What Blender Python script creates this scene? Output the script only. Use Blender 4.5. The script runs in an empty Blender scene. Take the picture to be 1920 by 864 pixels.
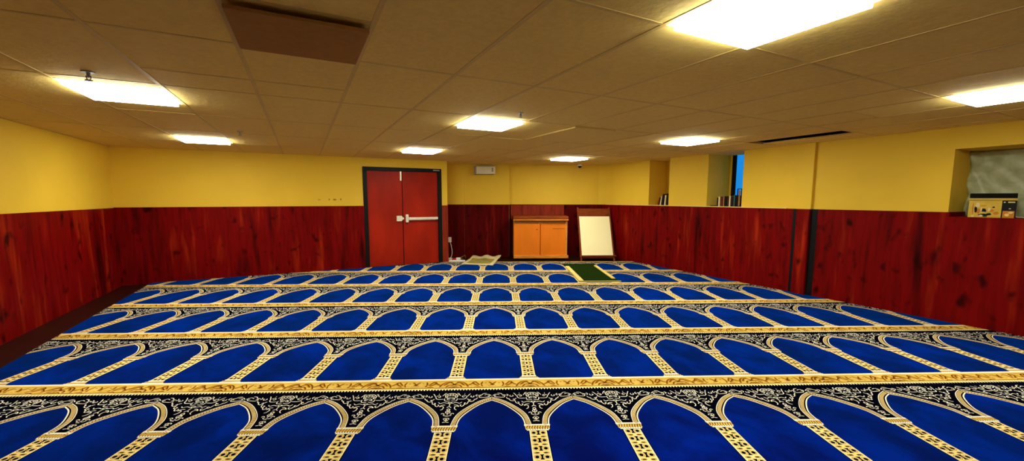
import bpy, bmesh, math, random
from mathutils import Vector, Matrix, Euler
R = random.Random(7)
S = bpy.context.scene
COL = S.collection

# ------------------------------------------------------------------ frames
TH = 0.4368                       # angle between the carpet rows and the room
E1 = (math.cos(TH), math.sin(TH)); E2 = (-math.sin(TH), math.cos(TH))
CW, RP = 0.5666, 1.2              # carpet: width of one arch, depth of one row
EXPOSURE = 0.72
H = 2.18                          # ceiling height
XL, XR, YD, YB = -4.119, 4.969, 5.969, -5.2   # left wall, right wall, door wall, wall behind

def room(a, b, z=0.0):            # carpet axes -> room axes
    return Vector((a*E1[0]+b*E1[1], a*E2[0]+b*E2[1], z))
ROT_C = -TH                       # z-rotation that turns room axes into carpet axes

# ------------------------------------------------------------------ materials
def newmat(name):
    m = bpy.data.materials.new(name); m.use_nodes = True
    nt = m.node_tree; nt.nodes.clear()
    out = nt.nodes.new('ShaderNodeOutputMaterial')
    b = nt.nodes.new('ShaderNodeBsdfPrincipled')
    nt.links.new(b.outputs['BSDF'], out.inputs['Surface'])
    return m, nt, b
def noise(nt, scale=(1,1,1), sc=5.0, detail=4.0, rough=.55, dist=0.0):
    tc = nt.nodes.new('ShaderNodeTexCoord'); mp = nt.nodes.new('ShaderNodeMapping')
    mp.inputs['Scale'].default_value = scale
    n = nt.nodes.new('ShaderNodeTexNoise')
    n.inputs['Scale'].default_value = sc; n.inputs['Detail'].default_value = detail
    n.inputs['Roughness'].default_value = rough; n.inputs['Distortion'].default_value = dist
    nt.links.new(tc.outputs['Object'], mp.inputs['Vector']); nt.links.new(mp.outputs['Vector'], n.inputs['Vector'])
    return n.outputs['Fac']
def ramp(nt, fac, stops):
    r = nt.nodes.new('ShaderNodeValToRGB')
    el = r.color_ramp.elements
    while len(el) < len(stops): el.new(.5)
    for e, (p, c) in zip(el, stops):
        e.position = p; e.color = (*c, 1)
    nt.links.new(fac, r.inputs['Fac'])
    return r.outputs['Color']
def mixc(nt, a, b, fac, mode='MIX'):
    m = nt.nodes.new('ShaderNodeMix'); m.data_type = 'RGBA'; m.blend_type = mode
    if isinstance(fac, (int, float)): m.inputs[0].default_value = fac
    else: nt.links.new(fac, m.inputs[0])
    for s, v in ((6, a), (7, b)):
        if isinstance(v, tuple): m.inputs[s].default_value = (*v, 1)
        else: nt.links.new(v, m.inputs[s])
    return m.outputs[2]
def bump(nt, b, fac, strength=.2, dist=.01):
    n = nt.nodes.new('ShaderNodeBump'); n.inputs['Strength'].default_value = strength; n.inputs['Distance'].default_value = dist
    nt.links.new(fac, n.inputs['Height']); nt.links.new(n.outputs['Normal'], b.inputs['Normal'])
def mat(name, col, rough=.6, var=.12, sc=8.0, scale=(1,1,1), metal=0.0, spec=.5, bmp=0.0):
    m, nt, b = newmat(name)
    c0 = tuple(max(0, c*(1-var)) for c in col); c1 = tuple(min(1, c*(1+var)) for c in col)
    f = noise(nt, scale, sc)
    nt.links.new(ramp(nt, f, [(.3, c0), (.7, c1)]), b.inputs['Base Color'])
    b.inputs['Roughness'].default_value = rough; b.inputs['Metallic'].default_value = metal
    b.inputs['Specular IOR Level'].default_value = spec
    if bmp: bump(nt, b, f, bmp)
    return m
def emat(name, col, strength):
    m = bpy.data.materials.new(name); m.use_nodes = True
    nt = m.node_tree; nt.nodes.clear()
    out = nt.nodes.new('ShaderNodeOutputMaterial'); e = nt.nodes.new('ShaderNodeEmission')
    e.inputs['Color'].default_value = (*col, 1); e.inputs['Strength'].default_value = strength
    nt.links.new(e.outputs['Emission'], out.inputs['Surface'])
    return m
def wood(name, dark, mid, light, scale, spots=True, rough=.35, gain=1.0, spec=.5):
    m, nt, b = newmat(name)
    f1 = noise(nt, scale, 3.4, 2.5, .5, .15)
    f2 = noise(nt, tuple(s*3.6 for s in scale), 3.0, 2, .5, .1)
    c = ramp(nt, f1, [(.26, dark), (.45, mid), (.58, mid), (.80, light)])
    c = mixc(nt, c, tuple(.45*x for x in mid), ramp(nt, f2, [(.40, (0,0,0)), (.78, (.7,.7,.7))]))
    if spots:
        k = noise(nt, tuple(s*1.6 if s > 1 else s*9 for s in scale), 2.7, 1.5, .5)
        c = mixc(nt, c, tuple(.10*x for x in mid), ramp(nt, k, [(.61, (0,0,0)), (.76, (.9,.9,.9))]))
    nt.links.new(c, b.inputs['Base Color'])
    b.inputs['Roughness'].default_value = rough; b.inputs['Specular IOR Level'].default_value = spec
    return m

M = {}
M['paint'] = mat('yellow_wall_paint', (.77, .505, .040), .6, .05, 1.3, bmp=.02, spec=.15)
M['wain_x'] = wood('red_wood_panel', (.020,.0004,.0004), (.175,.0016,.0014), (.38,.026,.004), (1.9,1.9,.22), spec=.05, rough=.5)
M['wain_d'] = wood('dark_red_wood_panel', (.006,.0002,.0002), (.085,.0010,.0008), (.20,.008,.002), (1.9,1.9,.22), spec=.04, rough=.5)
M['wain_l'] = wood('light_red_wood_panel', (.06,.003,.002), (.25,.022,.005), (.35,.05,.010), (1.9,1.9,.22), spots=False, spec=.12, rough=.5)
M['ceiling'] = mat('ceiling_tile', (.76, .56, .165), .9, .06, 30.0, bmp=.25, spec=.2)
M['tile_brown'] = mat('brown_ceiling_tile', (.34, .16, .04), .9, .08, 20.0, bmp=.25, spec=.2)  # browner than the other ceiling tiles
M['tbar'] = mat('ceiling_grid_bar', (.60, .42, .115), .6, .05, 6.0)
M['plenum'] = mat('dark_plenum', (.006, .004, .002), .9, spec=0)
M['floor'] = wood('dark_floor_planks', (.006,.002,.0015), (.022,.005,.003), (.04,.009,.005), (.6,6,6), spots=False, rough=.4, spec=.2)
M['black'] = mat('black_metal', (.004,.004,.004), .5, spec=.15)
M['door'] = mat('dark_red_door_paint', (.31, .013, .003), .45, .25, 1.7, scale=(1.4,1,.6), spec=.1)
M['steel'] = mat('brushed_steel', (.82,.78,.62), .38, .06, 20, metal=.35)
M['cream'] = mat('cream_plastic', (.72,.66,.46), .5, .05, 6)
M['white'] = mat('white_plastic', (.85,.85,.80), .45, .04, 6)
M['grey'] = mat('grey_plastic', (.30,.29,.22), .5, .05, 6)
M['cap'] = mat('pale_ledge_trim', (.80,.60,.22), .5, .05, 6)
M['orange'] = mat('orange_wood', (.74,.185,.008), .5, .10, 2.2, scale=(1.5,1.5,.5), spec=.15)
M['orange_l'] = wood('light_orange_wood', (.62,.19,.015), (.78,.28,.02), (.86,.36,.04), (.5,3,3), spots=False, rough=.4)
M['brown'] = wood('red_brown_wood', (.11,.018,.003), (.22,.042,.006), (.28,.065,.010), (.6,4,4), spots=False, rough=.5, spec=.08)
M['board'] = mat('cream_board', (.98,.90,.50), .4, .02, 2, spec=.3)
M['panel'] = emat('lit_diffuser', (.98, .97, .82), 26.0)
M['lampframe'] = mat('white_lamp_frame', (.85,.85,.80), .5, .03)
M['pane_blue'] = emat('blue_daylit_pane', (.012,.25,.72), .62)
M['sheet'] = None
for k, c, r_ in (('bk_brown',(.05,.012,.005),.6),('bk_red',(.11,.016,.007),.6),('bk_black',(.004,.003,.003),.6),('bk_tan',(.30,.15,.06),.6),
              ('bk_cream',(.70,.58,.30),.6),('bk_teal',(.05,.12,.11),.6),('bk_dark',(.018,.006,.004),.6),('paper',(.82,.76,.58),.8),
              ('gold_card',(.62,.42,.05),.35),('amber',(.55,.20,.02),.4),('green',(.02,.07,.025),.5),('olive',(.30,.27,.07),.9),('rugcream',(.70,.60,.32),.95),
              ('goldband',(.80,.62,.18),.8),('darkgreen',(.012,.026,.004),.95),('red',(.55,.02,.01),.4),('steelgrey',(.30,.32,.33),.4),('mark',(.33,.20,.012),.8)):
    M[k] = mat(k, c, r_, .12, 14, spec=.15 if r_ < .9 else 0.0)

# ------------------------------------------------------------------ mesh helpers
def obj(name, bm, mats, parent=None, smooth=False, loc=None, rotz=None):
    me = bpy.data.meshes.new(name); bm.to_mesh(me); bm.free()
    for m in (mats if isinstance(mats, (list, tuple)) else [mats]): me.materials.append(m)
    if smooth:
        for p in me.polygons: p.use_smooth = True
    o = bpy.data.objects.new(name, me); COL.objects.link(o)
    if parent: o.parent = parent
    if loc is not None: o.location = loc
    if rotz is not None: o.rotation_euler = (0, 0, rotz)
    return o
def thing(name, label, cat, loc=(0,0,0), rotz=0.0, group=None):
    o = bpy.data.objects.new(name, None); COL.objects.link(o)
    o.location = loc; o.rotation_euler = (0, 0, rotz); o.empty_display_size = .1
    o['label'] = label; o['category'] = cat
    if group: o['group'] = group
    return o
def tag(o, label, cat, group=None, kind=None):
    o['label'] = label; o['category'] = cat
    if group: o['group'] = group
    if kind: o['kind'] = kind
    return o
def struct(name, bm, mats, parent=None, **k):
    o = obj(name, bm, mats, parent, **k)
    if not parent: o['kind'] = 'structure'
    return o
def box(bm, x0, x1, y0, y1, z0, z1, mi=0, bev=0.0):
    r = bmesh.ops.create_cube(bm, size=1.0)
    vs = r['verts']
    for v in vs:
        v.co = Vector(((x0+x1)/2 + v.co.x*(x1-x0), (y0+y1)/2 + v.co.y*(y1-y0), (z0+z1)/2 + v.co.z*(z1-z0)))
    fs = set(f for v in vs for f in v.link_faces)
    for f in fs: f.material_index = mi
    if bev > 0:
        es = list(set(e for v in vs for e in v.link_edges))
        g = bmesh.ops.bevel(bm, geom=es, offset=bev, segments=2, affect='EDGES', profile=.5)
        for f in g['faces']: f.material_index = mi
    return vs
def bx(*a, **k):
    bm = bmesh.new(); box(bm, *a, **k); return bm
def xform(bm, vs, mtx):
    bmesh.ops.transform(bm, matrix=mtx, verts=vs)
def prism(bm, poly, axis, a0, a1, mi=0):      # extrude a 2D polygon along an axis
    def P(p, a):
        if axis == 'x': return (a, p[0], p[1])
        if axis == 'y': return (p[0], a, p[1])
        return (p[0], p[1], a)
    A = [bm.verts.new(P(p, a0)) for p in poly]; B = [bm.verts.new(P(p, a1)) for p in poly]
    n = len(poly); fs = []
    fs.append(bm.faces.new(A)); fs.append(bm.faces.new(B[::-1]))
    for i in range(n):
        fs.append(bm.faces.new((A[i], B[i], B[(i+1) % n], A[(i+1) % n])))
    for f in fs: f.material_index = mi
    bmesh.ops.recalc_face_normals(bm, faces=fs)
    return A+B
def cyl(bm, p0, p1, r0, r1=None, n=16, mi=0):
    p0, p1 = Vector(p0), Vector(p1); d = p1-p0
    r = bmesh.ops.create_cone(bm, cap_ends=True, segments=n, radius1=r0, radius2=r0 if r1 is None else r1, depth=d.length)
    q = Vector((0,0,1)).rotation_difference(d.normalized()).to_matrix().to_4x4()
    xform(bm, r['verts'], Matrix.Translation((p0+p1)/2) @ q)
    for f in set(f for v in r['verts'] for f in v.link_faces): f.material_index = mi
    return r['verts']
def catmull(pts, n=6):
    pts = [Vector(p) for p in pts]
    if len(pts) < 3: return pts
    P = [2*pts[0]-pts[1]] + pts + [2*pts[-1]-pts[-2]]
    out = []
    for i in range(1, len(P)-2):
        a, b, c, d = P[i-1:i+3]
        for k in range(n):
            t = k/n
            out.append(.5*((2*b)+(c-a)*t+(2*a-5*b+4*c-d)*t*t+(3*b-a-3*c+d)*t**3))
    out.append(pts[-1]); return out
def tube(bm, pts, r, n=8, mi=0):
    pts = [Vector(p) for p in pts]; rings = []
    for i, p in enumerate(pts):
        d = (pts[min(i+1, len(pts)-1)]-pts[max(i-1, 0)]).normalized()
        u = d.cross(Vector((0,0,1)))
        if u.length < 1e-3: u = d.cross(Vector((1,0,0)))
        u.normalize(); w = d.cross(u)
        rings.append([bm.verts.new(p+r*(math.cos(2*math.pi*k/n)*u+math.sin(2*math.pi*k/n)*w)) for k in range(n)])
    for a, b in zip(rings, rings[1:]):
        for k in range(n):
            f = bm.faces.new((a[k], a[(k+1)%n], b[(k+1)%n], b[k])); f.material_index = mi
    bm.faces.new(rings[0][::-1]).material_index = mi; bm.faces.new(rings[-1]).material_index = mi
# ------------------------------------------------------------------ room shell
T = .25
struct('floor', bx(XL-.3, XR+1.0, YB-.3, 8.2, -.2, 0.0), M['floor'])

# right wall with three deep niches; the wainscot below stands 1.5 cm proud of the paint
WZ = 1.25
def right_wall():
    bm = bmesh.new()
    x0, x1 = XR, XR+.75
    n1, n2, n3 = (3.27, 3.80), (1.735, 2.40), (-1.95, -.735)
    box(bm, x0, x1, YB-.3, 7.2, -.1, 1.19)                 # below the ledges
    for a, b in ((YB-.3, n3[0]), (n3[1], n2[0]), (n2[1], n1[0]), (n1[1], 7.2)):
        box(bm, x0, x1, a, b, 1.19, H+.1)
    box(bm, x0, x1, n3[0], n3[1], 1.945, H+.1)             # head over the near niche
    box(bm, x0+.50, x1, n1[0], n1[1], 1.19, H+.1)          # blind back of the far niche
    box(bm, x0+.60, x1, 2.352, n2[1], 1.19, H+.1)           # solid part of the middle niche's back
    box(bm, x0+.52, x1, n3[0], n3[1], 1.19, 1.97)
    for a, b in (n1, n2): box(bm, x0, x1, a, b, 1.19, WZ)
    return bm
struct('wall_right', right_wall(), M['paint'])
bm = bmesh.new(); box(bm, XR-.045, XR+.1, .66, .855, WZ, H+.02)
struct('trim_1', bm, M['paint'])                            # painted pilaster on the right wall
# wainscot sheets of the right wall
def cut_wain_right():
    bm = bmesh.new()
    for a, b in ((YB, -1.95), (-.735, .575), (.90, 3.248), (3.256, 3.945), (3.953, 5.30)):
        box(bm, XR-.016, XR+.02, a, b, 0, WZ)
    box(bm, XR-.016, XR+.02, -1.95, -.735, 0, 1.195)
    box(bm, XR-.016, XR+.52, -.75, -.733, 1.19, WZ)         # sheet turned into the niche
    return bm
struct('trim_2', cut_wain_right(), M['wain_x'])
bm = bmesh.new(); box(bm, XR-.055, XR, .665, .84, 0, WZ)
struct('trim_3', bm, M['wain_x'])
bm = bmesh.new(); box(bm, XR-.012, XR+.02, .575, .665, 0, WZ); box(bm, XR-.02, XR+.02, .84, .90, 0, WZ)
struct('trim_4', bm, M['black'])
bm = bmesh.new(); box(bm, XR-.022, XR+.04, 1.0, 5.2, WZ, WZ+.012)
struct('trim_5', bm, M['cap'])

# left wall
struct('wall_left', bx(XL-T, XL, YB-.3, YD+.3, -.1, H+.1), M['paint'])
struct('trim_6', bx(XL-.02, XL+.016, YB, YD, 0, 1.235), M['wain_x'])
# wall behind the camera
struct('wall_back', bx(XL-.3, XR+.8, YB-T, YB, -.1, H+.1), M['paint'])
struct('trim_7', bx(XL, XR, YB-.02, YB+.016, 0, 1.24), M['wain_x'])

# wall with the double doors
DX0, DX1, DZ = -.415, 1.17, 2.01
bm = bmesh.new()
box(bm, XL-.3, DX0, YD, YD+T, -.1, H+.1); box(bm, DX1, 1.30, YD, 7.4, -.1, H+.1); box(bm, DX0, DX1, YD, YD+T, DZ, H+.1)
struct('wall_front', bm, M['paint'])
bm = bmesh.new(); box(bm, XL, DX0, YD-.016, YD+.02, 0, 1.243)
struct('trim_8', bm, M['wain_x'])
bm = bmesh.new(); box(bm, DX1, 1.302, YD-.016, YD+.02, 0, 1.243); 
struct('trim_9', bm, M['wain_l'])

# slanted wall at the far end, parallel with the carpet rows
def slab_c(bm, a0, a1, b0, b1, z0, z1, mi=0):
    vs = box(bm, a0, a1, b0, b1, z0, z1, mi)
    for v in vs: v.co = room(v.co.x, v.co.y, v.co.z)
bm = bmesh.new()
slab_c(bm, -1.75, -1.05, 6.74, 7.2, -.1, H+.1); slab_c(bm, -1.05, .007, 6.77, 7.2, -.1, H+.1); slab_c(bm, .007, 3.2, 6.90, 7.3, -.1, H+.1)
bmesh.ops.bisect_plane(bm, geom=bm.verts[:]+bm.edges[:]+bm.faces[:], plane_co=(XR+.02,0,0), plane_no=(1,0,0), clear_outer=True)
bm2 = bm
struct('wall_far', bm2, M['paint'])
bm = bmesh.new()
slab_c(bm, -1.72, -1.05, 6.725, 6.75, 0, WZ); slab_c(bm, -1.05, .003, 6.755, 6.78, 0, WZ)
slab_c(bm, .003, 2.75, 6.885, 6.91, 0, WZ)
bmesh.ops.bisect_plane(bm, geom=bm.verts[:]+bm.edges[:]+bm.faces[:], plane_co=(XR+.01,0,0), plane_no=(1,0,0), clear_outer=True)
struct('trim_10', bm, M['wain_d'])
# soft curved corner between the slanted wall and the right wall
bm = bmesh.new()
c0 = room(2.16, 6.90); n = 8
pts = [(c0.x, c0.y)]
q0 = Vector((c0.x, c0.y)); q1 = Vector((XR+.01, 4.93)); qc = Vector((XR-.02, c0.y-.085))
pts = []
for i in range(n+1):
    t = i/n; p = (1-t)**2*q0+2*t*(1-t)*qc+t*t*q1; pts.append((p.x, p.y))
poly = pts+[(XR+.05, 4.93), (XR+.05, 5.6), (c0.x, c0.y+.1)]
prism(bm, poly, 'z', WZ, H+.02)
struct('trim_11', bm, M['paint'])

# ceiling: tiles in a bar grid, one opening where a tile has slipped
GX0, GM = .008, .5865
CELL = (GX0+7*GM, GX0+8*GM, -.04, 1.13)
bm = bmesh.new()
xa, xb, ya, yb = XL-.3, XR+.75, YB-.3, 8.2
c = CELL
for a, b, d, e in ((xa, c[0], ya, yb), (c[1], xb, ya, yb), (c[0], c[1], ya, c[2]), (c[0], c[1], c[3], yb)):
    box(bm, a, b, d, e, H, H+.03)
struct('ceiling', bm, M['ceiling'])
struct('trim_12', bx(c[0]-.3, c[1]+.3, c[2]-.3, c[3]+.3, H+.25, H+.28), M['plenum'])
bm = bmesh.new()
box(bm, c[0]-.3, c[0]-.02, c[2]-.3, c[3]+.3, H+.03, H+.25); box(bm, c[1]+.02, c[1]+.3, c[2]-.3, c[3]+.3, H+.03, H+.25)
box(bm, c[0]-.02, c[1]+.02, c[2]-.3, c[2]-.02, H+.03, H+.25); box(bm, c[0]-.02, c[1]+.02, c[3]+.02, c[3]+.3, H+.03, H+.25)
struct('trim_13', bm, M['plenum'])
bm = bmesh.new()
for k in range(-7, 9):
    x = GX0+k*GM
    if k == 7:
        box(bm, x-.012, x+.012, YB, c[2], H-.0025, H+.004); box(bm, x-.012, x+.012, c[3], 5.2, H-.0025, H+.004); continue
    y1 = YD if x < 1.3 else min(6.6, (6.74-.423*x)/.906)
    if x < XR: box(bm, x-.012, x+.012, YB, y1, H-.0025, H+.004)
for j in range(-4, 6):
    y = -.04+1.17*j
    x1 = XR if y < 4.9 else (6.74-.906*y)/.423
    if y < YD or True:
        xs = XL if y < YD else 1.31
        if x1 > xs: box(bm, xs, x1, y-.010, y+.010, H-.002, H+.004)
def short(i0, i1, y): box(bm, GX0+i0*GM, GX0+i1*GM, y-.010, y+.010, H-.002, H+.004)
for y in (-.625, .70): short(-4, -2, y)
short(-3, -2, -1.8); short(5, 6, -1.2+.585)
struct('trim_14', bm, M['tbar'])

def tile(name, label, cx, cy, sx, sy, drop, rx, ry, m, group=None):
    bm = bmesh.new(); box(bm, -sx/2, sx/2, -sy/2, sy/2, 0, .016, bev=.003)
    o = obj(name, bm, m, loc=(cx, cy, H-drop)); o.rotation_euler = (rx, ry, 0)
    return tag(o, label, 'ceiling tile', group)
tile('ceiling_tile', 'dark brown ceiling tile hanging slightly below the grid, near top of the view', GX0-2.5*GM, -.33, .555, .55, .034, .022, 0, M['tile_brown'])
tile('ceiling_tile', 'narrow cut ceiling tile beside a long dark gap, against the right-hand yellow wall', c[1]-.125, (c[2]+c[3])/2, .235, 1.14, -.001, 0, 0, M['ceiling'])
tile('ceiling_tile', 'ceiling tile with one sagging edge, right of the middle lit panel', GX0+2.5*GM, 1.13+.575, .565, 1.13, .012, .010, -.012, M['ceiling'])
tile('ceiling_tile', 'ceiling tile with a shadowed drooping edge, behind the middle lit panel', GX0+1.5*GM, 2.30+.575, .565, 1.13, .012, -.010, .014, M['ceiling'])

# ------------------------------------------------------------------ lit ceiling panels
def light_panel(i, j, label):
    cx = GX0+(i+.5)*GM; cy = j
    t = thing('ceiling_light', label, 'ceiling light', (cx, cy, H), 0, 'square lit ceiling panels')
    bm = bmesh.new(); a, b = .286, .268
    for x0, x1, y0, y1 in ((-a, a, -a, -b), (-a, a, b, a), (-a, -b, -b, b), (b, a, -b, b)): box(bm, x0, x1, y0, y1, -.003, 0)
    obj('frame', bm, M['lampframe'], t)
    bm = bmesh.new()
    box(bm, -.262, .262, -.262, .262, -.031, -.002, bev=.004)
    obj('diffuser', bm, M['panel'], t)
    return t
for i, y, lab in ((0, -1.50, 'large bright square ceiling light cut by the top edge of the picture'),
                  (-5, 1.52, 'bright square ceiling light near the left wall, nearer of the two there'),
                  (-5, 4.32, 'small lit ceiling square above the left part of the far wood panelling'),
                  (0, 1.43, 'bright square ceiling light in the middle of the room'),
                  (0, 4.22, 'small lit ceiling square just in front of the red double doors'),
                  (5, 4.22, 'small lit ceiling square in front of the far slanted wall, above the orange cabinet'),
                  (5, 1.36, 'lit ceiling square in front of the wall niches with books'),
                  (5, -1.53, 'lit ceiling square cut by the right edge of the picture')):
    light_panel(i, y, lab)

def sprinkler(x, y, label, s=1.0):
    t = thing('sprinkler_head', label, 'sprinkler', (x, y, H), 0, 'ceiling sprinklers')
    bm = bmesh.new(); cyl(bm, (0,0,-.008*s), (0,0,0), .034*s, n=20); obj('escutcheon', bm, M['steelgrey'], t)
    bm = bmesh.new(); cyl(bm, (0,0,-.03*s), (0,0,-.008*s), .010*s, n=12)
    cyl(bm, (-.012*s,0,-.03*s), (-.007*s,0,-.052*s), .003*s, n=8); cyl(bm, (.012*s,0,-.03*s), (.007*s,0,-.052*s), .003*s, n=8)
    cyl(bm, (-.014*s,0,-.03*s), (.014*s,0,-.03*s), .004*s, n=8); obj('frame_arms', bm, M['steelgrey'], t)
    bm = bmesh.new(); cyl(bm, (0,0,-.056*s), (0,0,-.052*s), .020*s, n=16); obj('deflector', bm, M['steelgrey'], t)
sprinkler(-2.645, .95, 'grey sprinkler head on the ceiling beside the left bright light')
sprinkler(-2.107, 3.282, 'small dark sprinkler head on the ceiling between the left lights and the doors', .9)
sprinkler(.34, .80, 'small grey sprinkler head just in front of the middle ceiling light', .8)
t = thing('security_camera', 'small white dome camera with dark lens under the ceiling at the far wall', 'camera', (*room(1.66, 6.72).to_tuple()[:2], H))
bm = bmesh.new(); cyl(bm, (0,0,-.03), (0,0,0), .055, .05, n=20); obj('mount', bm, M['white'], t)
bm = bmesh.new(); r = bmesh.ops.create_uvsphere(bm, u_segments=16, v_segments=10, radius=.042); xform(bm, r['verts'], Matrix.Translation((0,0,-.034)))
obj('dome', bm, M['black'], t, smooth=True)

# ------------------------------------------------------------------ double doors
d = struct('door_1', (lambda b: (box(b, DX0, DX0+.078, YD-.022, YD+.13, 0, DZ, bev=.004), box(b, DX1-.082, DX1, YD-.022, YD+.13, 0, DZ, bev=.004),
     box(b, DX0+.07, DX1-.075, YD-.022, YD+.13, DZ-.075, DZ, bev=.004), b)[-1])(bmesh.new()), M['black'])
d['label'] = 'dark red double doors in a black steel frame'
def leaf(x0, x1):
    bm = bmesh.new(); box(bm, x0, x1, YD+.012, YD+.058, .012, 1.937, bev=.003); return obj('door_leaf', bm, M['door'], d)
l1 = leaf(-.336, .338); l2 = leaf(.352, 1.088)
bm = bmesh.new(); box(bm, DX0+.07, DX1-.07, YD+.06, YD+.10, 0, DZ-.05); obj('door_stop', bm, M['black'], d)
bm = bmesh.new(); yh = YD+.012
poly = [(.215,.925),(.315,.925),(.335,.955),(.358,.965),(.358,.995),(.335,1.005),(.315,1.035),(.215,1.035)]
prism(bm, poly, 'y', yh-.035, yh); obj('latch_plate', bm, M['steel'], l1)
bm = bmesh.new(); box(bm, .300, .334, yh-.028, yh, 1.745, 1.945, bev=.008); obj('top_bolt', bm, M['steel'], l1)
bm = bmesh.new(); box(bm, .392, .452, yh-.058, yh, .895, 1.06, bev=.010)
pb = obj('push_bar', bm, M['steel'], l2)
bm = bmesh.new(); box(bm, .445, 1.07, yh-.075, yh-.030, .945, 1.00, bev=.010); box(bm, 1.02, 1.07, yh-.05, yh, .945, 1.0)
box(bm, .455, 1.03, yh-.018, yh, .935, .985)
obj('bar_rail', bm, M['steel'], pb)
bm = bmesh.new(); box(bm, .99, 1.13, YD-.027, YD-.020, DZ-.045, DZ-.02, bev=.002); obj('frame_plate', bm, M['steelgrey'], d)

# residue marks on the wall left of the doors
for k, (x, z, w, h_) in enumerate(((-1.205, 1.363, .07, .018), (-1.03, 1.367, .03, .05), (-.935, 1.365, .075, .042), (-.825, 1.372, .036, .040))):
    bm = bmesh.new(); n = 9
    poly = [(x+w/2*math.cos(2*math.pi*i/n)*(R.uniform(.6, 1.1)), z+h_/2*math.sin(2*math.pi*i/n)*R.uniform(.6, 1.1)) for i in range(n)]
    prism(bm, poly, 'y', YD-.0025, YD+.001)
    tag(obj('tape_mark', bm, M['mark']), ['faint wide dark smear on the yellow wall, farthest left of the marks beside the doors',
        'narrow upright dark smudge on the yellow wall, second from the left of the marks',
        'broad dark smudge on the yellow wall, second from the right of the marks',
        'small square dark smudge on the yellow wall, nearest to the red doors'][k], 'wall mark', 'dark marks on the yellow wall')

# ------------------------------------------------------------------ far end: wall box, outlet, cord, power strip
t = thing('wall_box', 'pale grey rectangular box mounted high on the far yellow wall, right of the doors', 'wall box', room(-.565, 6.77, 1.945), ROT_C)
bm = bmesh.new(); box(bm, -.245, .22, -.10, 0, 0, .195, bev=.012); obj('housing', bm, M['grey'], t)  # grey margin left of the cover: shadow edge put in as colour
bm = bmesh.new(); box(bm, -.20, .245, -.125, -.09, .006, .185, bev=.012); obj('front_cover', bm, M['cream'], t)
bm = bmesh.new(); box(bm, .16, .20, -.131, -.12, .06, .15, bev=.003); obj('grille', bm, M['grey'], t)
t = thing('wall_outlet', 'white power outlet on the dark panelling beside the door corner', 'outlet', room(-1.40, 6.725, .42), ROT_C)
bm = bmesh.new(); box(bm, -.038, .038, -.008, 0, -.06, .06, bev=.003); obj('plate', bm, M['white'], t)
for z in (-.025, .025):
    bm = bmesh.new(); box(bm, -.016, .016, -.011, -.006, z-.014, z+.014, bev=.002); obj('socket', bm, M['cream'], t)
t = thing('power_strip', 'white power strip lying on the floor beside the folded cream rug', 'power strip', room(-1.18, 6.05, 0), ROT_C)
bm = bmesh.new(); box(bm, -.19, .19, -.03, .03, .0, .035, bev=.006); obj('body', bm, M['white'], t)
bm = bmesh.new(); box(bm, -.172, -.145, -.012, .012, .033, .042, bev=.002); obj('switch', bm, M['red'], t)
for k in range(4):
    bm = bmesh.new(); cyl(bm, (-.09+.075*k, 0, .034), (-.09+.075*k, 0, .0375), .017, n=16); obj('socket', bm, M['grey'], t)
bm = bmesh.new()
P = [(-.215,-.65+1.295,.385),(-.18,.57,.30),(-.15,.50,.15),(-.17,.40,.04),(-.25,.20,.010),(-.27,.04,.010),(-.185,.0,.016)]
tube(bm, catmull(P, 8), .007); obj('power_cord', bm, M['white'], t, smooth=True)
t = thing('power_adapter', 'white adapter with a red part, lying on the floor behind the power strip', 'adapter', room(-1.27, 6.28, 0), ROT_C)
bm = bmesh.new(); box(bm, -.15, -.03, -.035, .035, 0, .05, bev=.01); box(bm, .06, .16, -.035, .035, 0, .055, bev=.012); obj('body', bm, M['white'], t)
bm = bmesh.new(); box(bm, -.035, .065, -.03, .03, 0, .045, bev=.008); obj('middle', bm, M['red'], t)
bm = bmesh.new(); P = [(.15,0,.03), (.20,.08,.012), (.10,.14,.010), (.20,.17,.06), (.25,.10,.09), (.26,.18,.010)]
tube(bm, catmull(P, 8), .008); obj('cord', bm, M['bk_tan'], t, smooth=True)

# small cream rug, crumpled
def rug():
    bm = bmesh.new(); nx, ny = 34, 40
    c00, c10, c11, c01 = (-1.03, 5.56), (-.37, 5.40), (-.19, 6.50), (-.86, 6.60)
    G = []
    for j in range(ny+1):
        row = []
        for i in range(nx+1):
            u, v = i/nx, j/ny
            a = (1-u)*(1-v)*c00[0]+u*(1-v)*c10[0]+u*v*c11[0]+(1-u)*v*c01[0]
            b = (1-u)*(1-v)*c00[1]+u*(1-v)*c10[1]+u*v*c11[1]+(1-u)*v*c01[1]
            z = .022+.012*math.sin(9*u+3*v)*math.sin(7*v+1)+.03*math.exp(-((v-.62)/.10)**2)*(.6+.4*math.sin(11*u))
            z += .05*max(0, v-.70)/.30*(.75+.25*math.sin(16*u))
            z += .07*max(0, u-.80)/.20*v*(1-.5*v)
            row.append(bm.verts.new(room(a, b, max(.030, z))))
        G.append(row)
    for j in range(ny):
        for i in range(nx):
            f = bm.faces.new((G[j][i], G[j][i+1], G[j+1][i+1], G[j+1][i]))
            u, v = (i+.5)/nx, (j+.5)/ny
            top = .80-.28*abs(u-.5)**1.6/.33**1.6*.55
            f.material_index = 1 if (.13 < u < .87 and .10 < v < top) else 0
            if f.material_index == 1 and abs(v-(top-.16)) < .022: f.material_index = 2
    return bm
o = obj('prayer_rug', rug(), [M['rugcream'], M['olive'], M['amber']], smooth=True)
md = o.modifiers.new('solid', 'SOLIDIFY'); md.thickness = .014; md.offset = -1
tag(o, 'small crumpled cream prayer rug with olive centre, lying near the red doors', 'rug')

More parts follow.
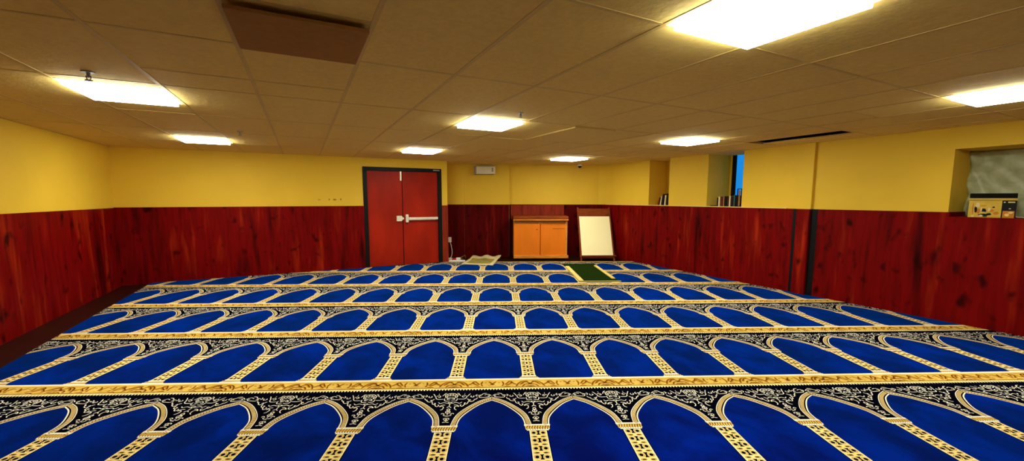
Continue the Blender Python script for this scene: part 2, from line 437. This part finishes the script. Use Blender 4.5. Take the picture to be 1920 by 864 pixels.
# ------------------------------------------------------------------ orange cabinet
t = thing('cabinet', 'low orange wooden cabinet with two doors against the far slanted wall', 'cabinet', room(.70, 6.20, 0), ROT_C)
w, dp = .605, .56
bm = bmesh.new()
box(bm, -w, -w+.02, .02, dp, .06, .90); box(bm, w-.045, w, .0, dp, .06, .90, bev=.003)
box(bm, -w, w, dp-.02, dp, .06, .90); box(bm, -w, w, .02, dp, .06, .09)
box(bm, -.05, .05, .05, .07, .06, .93); box(bm, -w, w, .09, .11, .80, .93)                        # recessed strip under the top
obj('body', bm, M['orange_l'], t)
bm = bmesh.new(); box(bm, -w-.005, w+.03, -.025, .03, .045, .115, bev=.008); obj('base_rail', bm, M['orange_l'], t)
bm = bmesh.new(); box(bm, -w+.03, w-.05, .06, dp-.03, 0, .06); obj('plinth', bm, M['black'], t)
bm = bmesh.new(); box(bm, -w, -.014, .0, .022, .115, .83, bev=.003); dl = obj('door', bm, M['orange'], t)
bm = bmesh.new(); cyl(bm, (-.085, -.012, .70), (-.085, .002, .70), .014, n=16); obj('finger_pull', bm, M['brown'], dl)
bm = bmesh.new(); box(bm, .002, w-.045, .012, .034, .115, .835, bev=.003); dr = obj('door', bm, M['orange'], t)
bm = bmesh.new(); box(bm, .27, w-.06, .008, .013, .715, .722); obj('door_seam', bm, M['brown'], dr)
bm = bmesh.new()
prism(bm, [(-.055, .905), (-.055, .965), (-.02, 1.0), (dp, 1.0), (dp, .925), (0, .905)], 'x', -w-.01, w+.012)
obj('cabinet_top', bm, M['brown'], t)
bm = bmesh.new(); box(bm, -w-.012, w+.014, -.062, -.05, .905, .925, bev=.003); obj('top_edge_strip', bm, M['orange_l'], t)
bm = bmesh.new(); box(bm, -w-.05, w+.01, dp+.05, dp+.075, .90, 1.235, bev=.002); box(bm, -w+.1, w-.1, dp-.01, dp+.06, .9, .98); obj('backboard', bm, M['wain_l'], t)

# ------------------------------------------------------------------ leaning whiteboard
t = thing('whiteboard_easel', 'tall cream whiteboard on a leaning brown wooden easel by the far wall', 'whiteboard', room(1.971, 6.00, 0), ROT_C)
lean = math.atan2(.545, 1.12)
mx = Matrix.Rotation(-lean, 4, 'X')
def lb(name, m, boxes, par):
    bm = bmesh.new()
    for b in boxes: box(bm, *b, bev=.003)
    xform(bm, bm.verts[:], mx); return obj(name, bm, m, par)
L = 1.325
lb('upright', M['brown'], [(-.390, -.355, 0, .03, .0, L)], t)
lb('upright', M['brown'], [(.350, .385, 0, .03, .0, L)], t)
lb('backing_board', M['brown'], [(-.356, .352, .008, .022, .08, L-.03)], t)
lb('writing_surface', M['board'], [(-.354, .350, -.008, .010, .135, 1.09)], t)
lb('tray', M['brown'], [(-.36, .41, -.035, .004, .105, .133)], t)
lb('pen', M['white'], [(.02, .06, -.030, -.018, .133, .143)], t)
for sx in (-.28, .28):
    bm = bmesh.new(); tube(bm, [(sx, .53, 1.04), (sx, .70, 0.01)], .014); obj('rear_leg', bm, M['brown'], t)

# ------------------------------------------------------------------ dark green mat
CZ = .012                                                  # carpet pile height
t = thing('floor_mat', 'dark green mat with pale gold side bands on the far carpet rows', 'mat', room(1.44, 4.60, CZ), ROT_C)
bm = bmesh.new(); box(bm, -.34, .34, -.90, .95, 0, .012, bev=.003); obj('mat_field', bm, M['darkgreen'], t)
bm = bmesh.new(); box(bm, -.345, -.265, -.90, .55, .001, .030, bev=.008); obj('side_band', bm, M['goldband'], t)
bm = bmesh.new(); box(bm, .262, .325, -.70, .66, .001, .026, bev=.008); obj('side_band', bm, M['goldband'], t)
bm = bmesh.new(); box(bm, -.345, .36, -.945, -.885, .001, .018, bev=.005); obj('end_band', bm, M['olive'], t)
# ------------------------------------------------------------------ patterned prayer carpet
def sheenmat(name, c0, c1, sc, sheen, tint, rough=.95, stretch=(1,1,1), lo=.35, hi=.68):
    m, nt, b = newmat(name)
    f = noise(nt, stretch, sc, 6, .62, .4)
    nt.links.new(ramp(nt, f, [(lo, c0), (hi, c1)]), b.inputs['Base Color'])
    b.inputs['Roughness'].default_value = rough; b.inputs['Specular IOR Level'].default_value = 0.0
    b.inputs['Sheen Weight'].default_value = sheen; b.inputs['Sheen Roughness'].default_value = .45
    b.inputs['Sheen Tint'].default_value = (*tint, 1)
    f2 = noise(nt, (1,1,1), 260.0, 2, .6); bump(nt, b, f2, .35, .004)
    return m
CM = [sheenmat('carpet_navy_black', (.0008,.0009,.003), (.002,.0025,.009), 5, .0, (.1,.1,.3)),
      sheenmat('carpet_blue_pile', (.0016,.0003,.085), (.0010,.0090,.23), 2.4, .26, (.0,.32,1), stretch=(1.3,.9,1), lo=.40, hi=.64),
      sheenmat('carpet_gold', (.66,.42,.065), (.84,.58,.13), 9, .0, (1,.8,.4)),
      sheenmat('carpet_cream', (.82,.78,.62), (.94,.90,.76), 9, .0, (1,1,.8)),
      sheenmat('carpet_brown', (.055,.014,.002), (.14,.040,.004), 9, .0, (1,1,.8)),
      sheenmat('carpet_orange_gold', (.46,.20,.015), (.60,.30,.03), 9, .0, (1,1,.8)),
      sheenmat('carpet_pale_yellow', (.88,.70,.24), (.95,.80,.36), 9, .0, (1,.9,.6)),
      sheenmat('carpet_arch_buff', (.60,.42,.14), (.74,.56,.24), 9, .0, (1,.9,.6))]
NAVY, BLUE, GOLD, CREAM, BROWN, ORNG, PALE, BUFF = range(8)
SCROLL = [[[-0.312, -0.2304], [-0.3008, -0.2381], [-0.2873, -0.255]], [[-0.312, -0.2304], [-0.3249, -0.2355], [-0.3355, -0.2443]], [[-0.2525, -0.2534], [-0.2656, -0.2529], [-0.2588, -0.2712], [-0.2371, -0.2764], [-0.2069, -0.2792], [-0.196, -0.267], [-0.2024, -0.2532], [-0.2133, -0.2592]], [[-0.2486, -0.2167], [-0.2243, -0.2221], [-0.2133, -0.2391], [-0.1828, -0.2493]], [[-0.1826, -0.2309], [-0.1727, -0.2487], [-0.1829, -0.262]], [[-0.1587, -0.2473], [-0.1591, -0.2655], [-0.1483, -0.2704], [-0.1372, -0.2617], [-0.1434, -0.2478]], [[-0.1861, -0.2799], [-0.1769, -0.3006], [-0.162, -0.3055]], [[-0.1704, -0.2982], [-0.1602, -0.3231], [-0.1434, -0.334], [-0.1295, -0.3241], [-0.1341, -0.3064], [-0.1421, -0.3167]], [[-0.1257, -0.3111], [-0.1219, -0.2998], [-0.1145, -0.2965]], [[-0.1263, -0.3285], [-0.1209, -0.3587], [-0.1066, -0.3693], [-0.1009, -0.3526], [-0.1122, -0.3505]], [[-0.1042, -0.3635], [-0.0968, -0.3864], [-0.0849, -0.3984], [-0.0748, -0.3813], [-0.0824, -0.3726]], [[-0.1338, -0.2176], [-0.1234, -0.2365], [-0.1145, -0.2606]], [[-0.111, -0.258], [-0.1067, -0.2825], [-0.0909, -0.2973], [-0.0511, -0.2959]], [[-0.1086, -0.2535], [-0.093, -0.2449], [-0.0781, -0.2545], [-0.0844, -0.2697], [-0.0958, -0.2612]], [[-0.0939, -0.2142], [-0.0925, -0.2338]], [[-0.0669, -0.2503], [-0.0548, -0.2276], [-0.0519, -0.2165], [-0.0382, -0.2095]], [[-0.0028, -0.2106], [-0.0254, -0.2174], [-0.035, -0.2301], [-0.0271, -0.2433], [-0.0057, -0.2514]], [[-0.0036, -0.2218], [-0.0174, -0.2307], [-0.0049, -0.2404]], [[-0.0435, -0.2233], [-0.0458, -0.2482], [-0.0418, -0.2693], [-0.0312, -0.2742], [-0.03, -0.2543], [-0.041, -0.2557]], [[-0.0038, -0.2733], [-0.0207, -0.2799], [-0.0285, -0.2993], [-0.0051, -0.2912]], [[-0.047, -0.2844], [-0.0438, -0.3164], [-0.028, -0.3239], [-0.0071, -0.3194]], [[-0.0833, -0.3377], [-0.0681, -0.3562], [-0.0463, -0.3441], [-0.0174, -0.3553]], [[-0.0784, -0.3516], [-0.0595, -0.3539]], [[-0.0002, -0.3413], [-0.0166, -0.345], [-0.011, -0.3555], [-0.0012, -0.3601]], [[-0.0008, -0.3601], [-0.0019, -0.3961]], [[-0.0173, -0.4137], [-0.0104, -0.4041], [-0.0018, -0.4003]], [[-0.0695, -0.3997], [-0.0592, -0.3859], [-0.0475, -0.378], [-0.0316, -0.3785]], [[-0.0683, -0.4006], [-0.0534, -0.3944], [-0.0414, -0.4015], [-0.0405, -0.4195], [-0.0456, -0.4355], [-0.0572, -0.4448]], [[0.0003, -0.4265], [-0.0106, -0.4351], [-0.0115, -0.4463], [-0.0015, -0.4553]], [[0.0001, -0.4554], [-0.0032, -0.5264]], [[-0.0007, -0.4649], [-0.0102, -0.4566], [-0.0173, -0.4698], [-0.0123, -0.484], [-0.0011, -0.4805]], [[-0.0136, -0.5283], [-0.0028, -0.5264]], [[-0.0434, -0.4969], [-0.0396, -0.4878], [-0.0307, -0.4873], [-0.0214, -0.4992]], [[-0.0296, -0.5005], [-0.0226, -0.5144], [-0.0094, -0.5149]], [[-0.0182, -0.563], [-0.0203, -0.5534], [-0.0111, -0.5471], [-0.0026, -0.554], [-0.0035, -0.5889]], [[-0.0234, -0.5954], [-0.0147, -0.5936], [-0.0032, -0.5904]], [[-0.0171, -0.574], [-0.009, -0.5707], [-0.0124, -0.5632]]]
BAND = [[[-0.3114, -0.0314], [-0.2946, -0.0508], [-0.2799, -0.0841]], [[-0.2799, -0.0841], [-0.2893, -0.0787], [-0.2995, -0.0733]], [[-0.2098, -0.0263], [-0.2006, -0.0662], [-0.21, -0.1046]], [[-0.1878, -0.082], [-0.164, -0.0414], [-0.152, -0.026], [-0.135, -0.0424], [-0.1505, -0.0678], [-0.181, -0.0955]], [[-0.1407, -0.0422], [-0.1181, -0.0689], [-0.1022, -0.0797]], [[-0.1972, -0.117], [-0.1698, -0.1129], [-0.1426, -0.1238]], [[-0.1066, -0.112], [-0.0903, -0.0698], [-0.0655, -0.0373], [-0.0368, -0.0276], [-0.0157, -0.0304]], [[-0.077, -0.0856], [-0.0471, -0.0452], [-0.0234, -0.0407], [-0.0061, -0.0622], [0.0108, -0.0731]], [[-0.0601, -0.1165], [-0.0398, -0.0817], [-0.0118, -0.0775], [0.0114, -0.0648]], [[-0.0421, -0.1221], [-0.0184, -0.1078], [0.008, -0.1117]]]
V, F, FM = [], [], []
def quad_strip(pts, w, z, mi, taper=False):
    n = len(pts); base = len(V)
    for i, p in enumerate(pts):
        d = (pts[min(i+1, n-1)]-pts[max(i-1, 0)])
        d = d.normalized() if d.length > 1e-9 else Vector((1, 0))
        nn = Vector((-d.y, d.x)); ww = w/2
        if taper and (i == 0 or i == n-1): ww *= .45
        V.append((p.x+nn.x*ww, p.y+nn.y*ww, z)); V.append((p.x-nn.x*ww, p.y-nn.y*ww, z))
    for i in range(n-1):
        a = base+2*i; F.append((a, a+1, a+3, a+2)); FM.append(mi)
def rect(x0, x1, y0, y1, z, mi):
    b = len(V); V.extend(((x0,y0,z),(x1,y0,z),(x1,y1,z),(x0,y1,z))); F.append((b,b+1,b+2,b+3)); FM.append(mi)
def poly(pts, z, mi):
    b = len(V); V.extend((p[0], p[1], z) for p in pts); F.append(tuple(range(b, b+len(pts)))); FM.append(mi)
def ell(cx, cy, rx, ry, z, mi, n=10):
    poly([(cx+rx*math.cos(2*math.pi*i/n), cy+ry*math.sin(2*math.pi*i/n)) for i in range(n)], z, mi)
def v2(p): return Vector((p[0], p[1]))
# pointed arch, half profile from the column to the apex (x from column centre)
HALF = CW/2
A_IN = [v2(p) for p in ((.073,-.66),(.073,-.625),(.087,-.548),(.133,-.465),(.205,-.375),(HALF,-.318))]
A_MD = [v2(p) for p in ((.053,-.66),(.053,-.625),(.070,-.530),(.121,-.440),(.198,-.350),(HALF,-.293))]
A_OUT = [v2(p) for p in ((.037,-.66),(.037,-.622),(.058,-.516),(.112,-.424),(.194,-.333),(HALF,-.274))]
def sm(P, n=4): return [Vector((q[0], q[1])) for q in catmull([(p.x, p.y, 0) for p in P], n)]
A_IN, A_MD, A_OUT = sm(A_IN), sm(A_MD), sm(A_OUT)
SC = []
for s in SCROLL:
    q = catmull([(p[0]+.003 if abs(p[0]) < .25 else p[0], p[1], 0) for p in s], 3)
    SC.append([Vector((p[0], p[1])) for p in q])
SB = []
for s in BAND:
    q = catmull([(p[0], p[1], 0) for p in s], 3); SB.append([Vector((p[0], p[1])) for p in q])
z0 = CZ
def cell(cx, cy):
    c = Vector((cx, cy))
    def mv(P, s=1): return [Vector((cx+s*p.x, cy+p.y)) for p in P]
    # ground of the spandrels, the blue field of the niche right of this column
    rect(cx, cx+CW, cy-1.2+.02, cy-.165, z0, NAVY)
    left = mv(A_IN); right = [Vector((cx+CW-p.x, cy+p.y)) for p in A_IN]
    g = .012
    fld = [Vector((cx+.058, cy-1.172)), Vector((cx+.058, cy-.70)), Vector((cx+.083, cy-.66))]+left[1:-1]+[left[-1]]+right[::-1][1:-1]+[Vector((cx+CW-.083, cy-.66)), Vector((cx+CW-.058, cy-.70)), Vector((cx+CW-.058, cy-1.172))]
    # split in two halves so both polygons are simple
    L_ = [Vector((cx+HALF, cy-1.172))]+[p for p in reversed(right)][:1]
    poly([(p.x, p.y) for p in fld], z0+.0003, BLUE)
    # arch mouldings
    for s, ox in ((1, cx), (-1, cx+CW)):
        f = lambda P: [Vector((ox+s*p.x, cy+p.y)) for p in P]
        quad_strip(f(A_IN), .008, z0+.0007, CREAM)
        md = f(A_MD)
        quad_strip(md, .022, z0+.0006, BUFF)
        quad_strip(f(A_OUT), .005, z0+.0007, CREAM)
        # rope twist across the moulding
        acc = 0.0
        for a, b in zip(md, md[1:]):
            L = (b-a).length; dd = (b-a)/L; nn = Vector((-dd.y, dd.x))
            t = (.016-acc) if acc else .004
            while t < L:
                p = a+dd*t
                quad_strip([p-nn*.009-dd*.004, p+nn*.009+dd*.004], .0035, z0+.0009, BROWN); t += .016
            acc = L-(t-.016)
    # capital, column, base
    for s in (1,):
        rect(cx-.080, cx+.080, cy-.648, cy-.632, z0+.0008, CREAM)
        rect(cx-.074, cx+.074, cy-.684, cy-.650, z0+.0008, GOLD)
        rect(cx-.066, cx+.066, cy-.702, cy-.690, z0+.0008, CREAM)
        for i in range(9):
            x = cx-.064+i*.016; quad_strip([Vector((x-.004, cy-.682)), Vector((x+.004, cy-.652))], .005, z0+.001, BROWN)
        for i in range(10):
            ell(cx-.068+i*.0151, cy-.687, .0048, .0052, z0+.0011, CREAM, 6)
        rect(cx-.049, cx+.049, cy-1.150, cy-.705, z0+.0008, PALE)
        quad_strip([Vector((cx-.050, cy-1.15)), Vector((cx-.050, cy-.705))], .004, z0+.0009, CREAM)
        quad_strip([Vector((cx+.050, cy-1.15)), Vector((cx+.050, cy-.705))], .004, z0+.0009, CREAM)
        y = cy-.727
        while y > cy-1.115:
            for q in (-1, 1):
                ell(cx+q*.0265, y, .0190, .0195, z0+.0010, ORNG, 12); ell(cx+q*.0265, y, .0155, .0160, z0+.0011, PALE, 12)
                ell(cx+q*.0275, y, .0118, .0125, z0+.0012, NAVY, 10)
                ell(cx+q*.0265, y-.040, .0175, .0100, z0+.0010, ORNG, 10); ell(cx+q*.0265, y-.040, .0130, .0068, z0+.0011, PALE, 10); ell(cx+q*.025, y-.040, .0125, .0052, z0+.0012, NAVY, 8)
            poly([(cx-.013,y+.022),(cx+.013,y+.022),(cx+.0055,y+.008),(cx+.0055,y-.008),(cx+.013,y-.022),(cx-.013,y-.022),(cx-.0055,y-.008),(cx-.0055,y+.008)], z0+.0012, NAVY)
            y -= .077
        rect(cx-.057, cx+.057, cy-1.148, cy-1.128, z0+.0013, CREAM)
        rect(cx-.068, cx+.068, cy-1.166, cy-1.148, z0+.0013, GOLD); rect(cx-.078, cx+.078, cy-1.180, cy-1.168, z0+.0013, CREAM)
        for i in range(8):
            x = cx-.056+i*.016; quad_strip([Vector((x-.005, cy-1.164)), Vector((x+.005, cy-1.150))], .004, z0+.0014, BROWN)
    # scroll work
    for P in SC:
        quad_strip(mv(P),   .0058, z0+.0007, CREAM, True); quad_strip(mv(P, -1),   .0058, z0+.0007, CREAM, True)
    # gold border band above
    for P in SB:
        for sg in (1, -1):
            q = mv(P, sg); quad_strip([v+Vector((0, -.004)) for v in q], .018, z0+.0010, ORNG, True); quad_strip(q, .0065, z0+.0012, BROWN, True)
    for q in range(9):
        for sg in (1, -1):
            e = (math.sin(q*2.4+1)*.5+.5); ell(cx+sg*(.03+q*.029), cy-.045-.055*e, .010, .004, z0+.0011, (PALE, BROWN, ORNG)[q % 3], 6)
    for q in range(26):
        x = cx+(q+.5)*CW/26; w = CW/26*.30
        poly([(x-w, cy-.150), (x-w*.5, cy-.166), (x+w*.5, cy-.166), (x+w, cy-.150)], z0+.0008, CREAM)
def band(k):
    y = k*RP; x0, x1 = -14*CW, 15*CW
    rect(x0, x1, y-.150, y+.004, z0+.0006, GOLD)
    rect(x0, x1, y+.004, y+.024, z0+.0007, CREAM)
    rect(x0, x1, y-.004, y+.003, z0+.0008, PALE); rect(x0, x1, y-.130, y-.122, z0+.0008, BROWN)
    rect(x0, x1, y-.150, y-.132, z0+.0008, PALE); rect(x0, x1, y-.024, y-.020, z0+.0008, ORNG)
def inside(a, b, m=.5):
    p = room(a, b)
    return p.x > -3.75-m and p.x < XR+m and p.y > YB-m and b < 5.95+m
for k in range(-4, 6):
    band(k)
    for i in range(-14, 15):
        a, b = i*CW, k*RP
        if any(inside(a+da, b+db, .05) for da in (0, CW/2, CW) for db in (0, -.6, -1.2)): 
            q = room(a+.3, b-.6)
            if q.y > -4.2: cell(a, b)
me = bpy.data.meshes.new('prayer_carpet')
me.from_pydata([room(*p).to_tuple() for p in V], [], F)
me.polygons.foreach_set('material_index', FM)
bm = bmesh.new(); bm.from_mesh(me); bpy.data.meshes.remove(me)
p0 = room(0, 5.93)
for co, no in (((-3.745, 0, 0), (-1, 0, 0)), ((XR-.018, 0, 0), (1, 0, 0)), ((p0.x, p0.y, 0), tuple(room(0, 1))), ((0, YB+.02, 0), (0, -1, 0)), ((0, YD-.018, 0), (0, 1, 0))):
    bmesh.ops.bisect_plane(bm, geom=bm.verts[:]+bm.edges[:]+bm.faces[:], plane_co=co, plane_no=no, clear_outer=True)
# woven backing with real thickness under the pile
def cut(x):  # y of back edge
    return (5.93-.423*x)/.906
outl = [(-3.745, YB+.02), (XR-.018, YB+.02), (XR-.018, (5.93-E1[1]*(XR-.018))/E2[1]), ((5.93-E2[1]*(YD-.018))/E1[1], YD-.018), (-3.745, YD-.018)]
prism(bm, outl, 'z', .001, CZ-.0003, NAVY)
for f in bm.faces:
    if f.normal.z < -.5 and f.calc_center_median().z > CZ-.0002: f.normal_flip()
o = obj('prayer_carpet', bm, CM)
tag(o, 'wall to wall blue prayer carpet with gold arches in rows', 'carpet')
# ------------------------------------------------------------------ things on the right ledges
def book(x, y, z, th, h_, dp, m, label, lean=0.0, group='books in the wall niches', pages=True, yaw=0.0):
    """spine faces the room (-x); thickness runs along y"""
    t = thing('book', label, 'book', (x, y, z), yaw, group); t.rotation_euler = (lean, 0, yaw)
    bm = bmesh.new()
    c = .003
    box(bm, 0, dp, -th/2, -th/2+c, 0, h_); box(bm, 0, dp, th/2-c, th/2, 0, h_); box(bm, -.002, c, -th/2, th/2, 0, h_)
    obj('cover', bm, m, t)
    if pages:
        bm = bmesh.new(); box(bm, c, dp-.005, -th/2+c, th/2-c, .004, h_-.005); obj('pages', bm, M['paper'], t)
    return t
LZ = WZ+.001
row = [(2.235,.020,.165,'bk_dark','thin dark brown book, leftmost of the row in the middle niche'),
       (2.200,.034,.185,'bk_cream','white-spined book, second from the left in the middle niche'),
       (2.155,.050,.190,'bk_red','thick red-brown book in the middle niche, beside the white spine'),
       (2.112,.022,.190,'bk_tan','thin tan book between the red-brown and black ones'),
       (2.075,.048,.195,'bk_black','thick black book in the middle of the niche row'),
       (2.032,.030,.195,'bk_brown','brown book right of the thick black one'),
       (1.998,.026,.198,'bk_cream','cream book below the black window bar'),
       (1.955,.045,.195,'bk_dark','thick dark brown book under the blue window pane'),
       (1.916,.022,.215,'bk_teal','thin blue-green book under the blue pane'),
       (1.880,.042,.205,'bk_black','black book just left of the tall bookend')]
for y, th_, h_, m, lab in row: book(XR+.07, y, LZ+.012, th_*.92, h_*.9, .14, M[m], lab)
t = thing('bookend', 'tall black wire bookend standing at the right end of the middle niche', 'bookend', (XR+.05, 1.815, LZ+.012))
bm = bmesh.new()
for y in (-.035, .035): box(bm, 0, .012, y-.006, y+.006, 0, .30)
box(bm, 0, .012, -.041, .041, .288, .30); box(bm, 0, .14, -.041, .041, 0, .004)
obj('frame', bm, M['black'], t)
bm = bmesh.new(); box(bm, .004, .012, -.012, .018, .01, .27); obj('insert', bm, M['bk_tan'], t)
bm = bmesh.new(); box(bm, XR+.06, XR+.20, 2.27, 2.37, LZ+.012, LZ+.025, bev=.003)
tag(obj('book', bm, M['bk_black']), 'flat black booklet lying at the left end of the middle niche', 'book', 'books in the wall niches')
row = [(3.625,.028,.16,'bk_red','thin red-brown book leaning at the left in the far niche', .22),
       (3.575,.024,.18,'bk_cream','pale thin book leaning in the far niche beside the red-brown one', .18),
       (3.520,.045,.225,'bk_black','large black book leaning in the middle of the far niche', .13),
       (3.458,.030,.20,'bk_cream','cream book wedged between the black ones in the far niche', .10),
       (3.390,.060,.235,'bk_black','thick black book, rightmost visible in the far niche', .05)]
for y, th_, h_, m, lab, ln in row: book(XR+.10, y, LZ+.012, th_, h_, .15, M[m], lab, ln)

# windows at the back of the niches
w2 = struct('window_1', (lambda b: (box(b, XR+.595, XR+.66, 2.285, 2.36, WZ, H), box(b, XR+.595, XR+.66, 1.735, 2.29, WZ, WZ+.03), box(b, XR+.60, XR+.66, 1.72, 1.985, WZ, H), b)[-1])(bmesh.new()), M['black'])  # last black box is added, unseen, to cut the pane's blue light
bm = bmesh.new(); box(bm, XR+.615, XR+.625, 1.98, 2.29, WZ+.02, H); obj('pane', bm, M['pane_blue'], w2)
def sheet_material():
    m, nt, b = newmat('cloudy_plastic_film')
    f = noise(nt, (1,1,1), 26.0, 4, .6)
    g = noise(nt, (1,3.5,3.5), 2.0, 2, .5, .5)
    c = ramp(nt, g, [(.3, (.34,.38,.16)), (.7, (.58,.63,.37))])
    nt.links.new(c, b.inputs['Base Color']); b.inputs['Roughness'].default_value = .35
    bump(nt, b, f, .5, .01)
    return m
M['sheet'] = sheet_material()
def film():
    bm = bmesh.new(); ny, nz = 60, 36; G = []
    for j in range(nz+1):
        row = []
        for i in range(ny+1):
            u, v = i/ny, j/nz
            y = -.735-u*1.215; z = 1.20+v*.745
            x = XR+.497
            k = math.exp(-(u/.06)**2)
            x -= .07*k*(0.5+.5*math.sin(v*15+u*30))                    # creases where the film bunches at the edge
            x += .004*math.sin(40*u+25*v)
            row.append(bm.verts.new((x, y, z)))
        G.append(row)
    for j in range(nz):
        for i in range(ny): bm.faces.new((G[j][i], G[j+1][i], G[j+1][i+1], G[j][i+1]))
    return bm
o = obj('plastic_film', film(), M['sheet'], smooth=True)
md = o.modifiers.new('solid', 'SOLIDIFY'); md.thickness = .003
tag(o, 'greenish cloudy plastic sheet with a bunched edge covering the near niche', 'plastic sheet')
struct('trim_15', bx(XR-.018, XR+.52, -1.95, -.752, 1.19, 1.20), M['wain_x'])

# black and gold box
t = thing('carton', 'black carton with a golden picture front on the near niche ledge', 'box', (XR+.04, -.880, 1.2), .24)
W_, D_, H_ = .335, .20, .245
bm = bmesh.new(); box(bm, .004, D_, -W_, 0, 0, H_-.05, bev=.002)
prism(bm, [(.004, H_-.052), (D_, H_-.052), (D_, H_+.012), (.05, H_+.012)], 'y', -W_, 0)
obj('box_body', bm, M['black'], t)
bm = bmesh.new(); box(bm, -.002, .006, -W_-.002, .002, H_-.062, H_-.048, bev=.001); box(bm, -.002, .006, -W_, 0, H_-.046, H_-.040); obj('gold_strip', bm, M['gold_card'], t)
def picture(name, mats, base, blobs, par):
    bm = bmesh.new(); box(bm, *base)
    for mi, x, L in blobs:
        for y, z, ry, rz in L:
            n = 10
            prism(bm, [(y+ry*math.cos(2*math.pi*i/n+.3)*R.uniform(.75,1.1), z+rz*math.sin(2*math.pi*i/n+.3)*R.uniform(.75,1.1)) for i in range(n)], 'x', x, .002, mi)
    return obj(name, bm, mats, par)
picture('picture_front', [M['gold_card'], M['bk_black'], M['amber'], M['bk_cream'], M['green']], (.0005, .005, -.235, 0, .0, H_-.066), (
   (2, -.0006, [(-.033,.095,.006,.075),(-.075,.065,.015,.03),(-.20,.045,.025,.02),(-.165,.075,.022,.02),(-.105,.125,.03,.006)]),
   (1, -.0010, [(-.055,.085,.012,.035),(-.112,.075,.020,.022),(-.150,.035,.020,.014),(-.180,.11,.012,.008),(-.115,.028,.045,.012)]),
   (3, -.0014, [(-.095,.085,.006,.022),(-.105,.055,.022,.006),(-.150,.085,.012,.02),(-.095,.018,.018,.010),(-.065,.13,.018,.03),(-.035,.012,.012,.01)]),
   (4, -.0018, [(-.125,.012,.022,.008)])), t)
for y0_, y1_, z0_, z1_ in ((-.322,-.275,.158,.170), (-.258,-.245,.158,.168), (-.298,-.285,.092,.100)):
    bm = bmesh.new(); box(bm, -.001, .004, y0_, y1_, z0_, z1_); obj('label_mark', bm, M['goldband'], t)
picture('lower_picture', [M['amber'], M['goldband']], (-.001, .004, -.325, -.245, .0, .072), ((1, -.003, [(-.275,.03,.02,.016),(-.30,.055,.02,.012)]),), t)
for k, (y, a, lab) in enumerate(((-1.275, .2, 'loose white paper sheet on the near niche ledge, beside the black carton'), (-1.36, -.3, 'white paper sheet at the right edge of the picture on the niche ledge'))):
    bm = bmesh.new(); n = 10; vs = []
    for i in range(n+1):
        for s in (0, 1): vs.append(bm.verts.new((-.03+.16*s, -.05+.10*i/n, .003+.012*(i/n)**2+.003*math.sin(i*1.3))))
    for i in range(n): bm.faces.new((vs[2*i], vs[2*i+1], vs[2*i+3], vs[2*i+2]))
    o = obj('paper_sheet', bm, M['paper'], loc=(XR+.05, y, 1.2005+.004*k), rotz=a)
    md = o.modifiers.new('solid', 'SOLIDIFY'); md.thickness = .0015; md.offset = 1
    tag(o, lab, 'paper', 'papers on the near ledge')

# ------------------------------------------------------------------ camera
f, pit, rol, yaw = 773.7708, .1079, .0017, -.0362
x0, y0, hc = -.2286, -3.035, 1.3957
def world_dir(a, b):
    c, s = math.cos(-rol), math.sin(-rol); a, b = c*a-s*b, s*a+c*b
    c, s = math.cos(pit), math.sin(pit); up = -b; yf = c+s*up; z = -s+c*up
    c, s = math.cos(yaw), math.sin(yaw)
    return room(c*a-s*yf, s*a+c*yf, z)
fw = world_dir(0, 0); rt = world_dir(1, 0)-fw; up = fw-world_dir(0, 1)
cam = bpy.data.cameras.new('camera'); co = bpy.data.objects.new('camera', cam); COL.objects.link(co)
m = Matrix((rt.normalized(), up.normalized(), -fw.normalized())).transposed().to_4x4(); m.translation = room(x0, y0, hc)
co.matrix_world = m
cam.sensor_fit = 'HORIZONTAL'; cam.sensor_width = 36.0; cam.lens = f*36/1920
cam.shift_x = -4.2724/1920; cam.shift_y = 23.4749/1920
cam.clip_start = .02; cam.clip_end = 100
S.camera = co

# ------------------------------------------------------------------ world and view
w = bpy.data.worlds.new('world'); S.world = w; w.use_nodes = True
bg = w.node_tree.nodes.get('Background') or w.node_tree.nodes.new('ShaderNodeBackground')
bg.inputs['Color'].default_value = (.05, .3, .8, 1); bg.inputs['Strength'].default_value = .5
S.view_settings.view_transform = 'Standard'; S.view_settings.look = 'None'
S.view_settings.gamma = 1.0; S.view_settings.use_curve_mapping = False
S.view_settings.exposure = EXPOSURE
try:
    S.cycles.use_denoising = True; S.cycles.max_bounces = 8; S.cycles.diffuse_bounces = 5
except Exception: pass
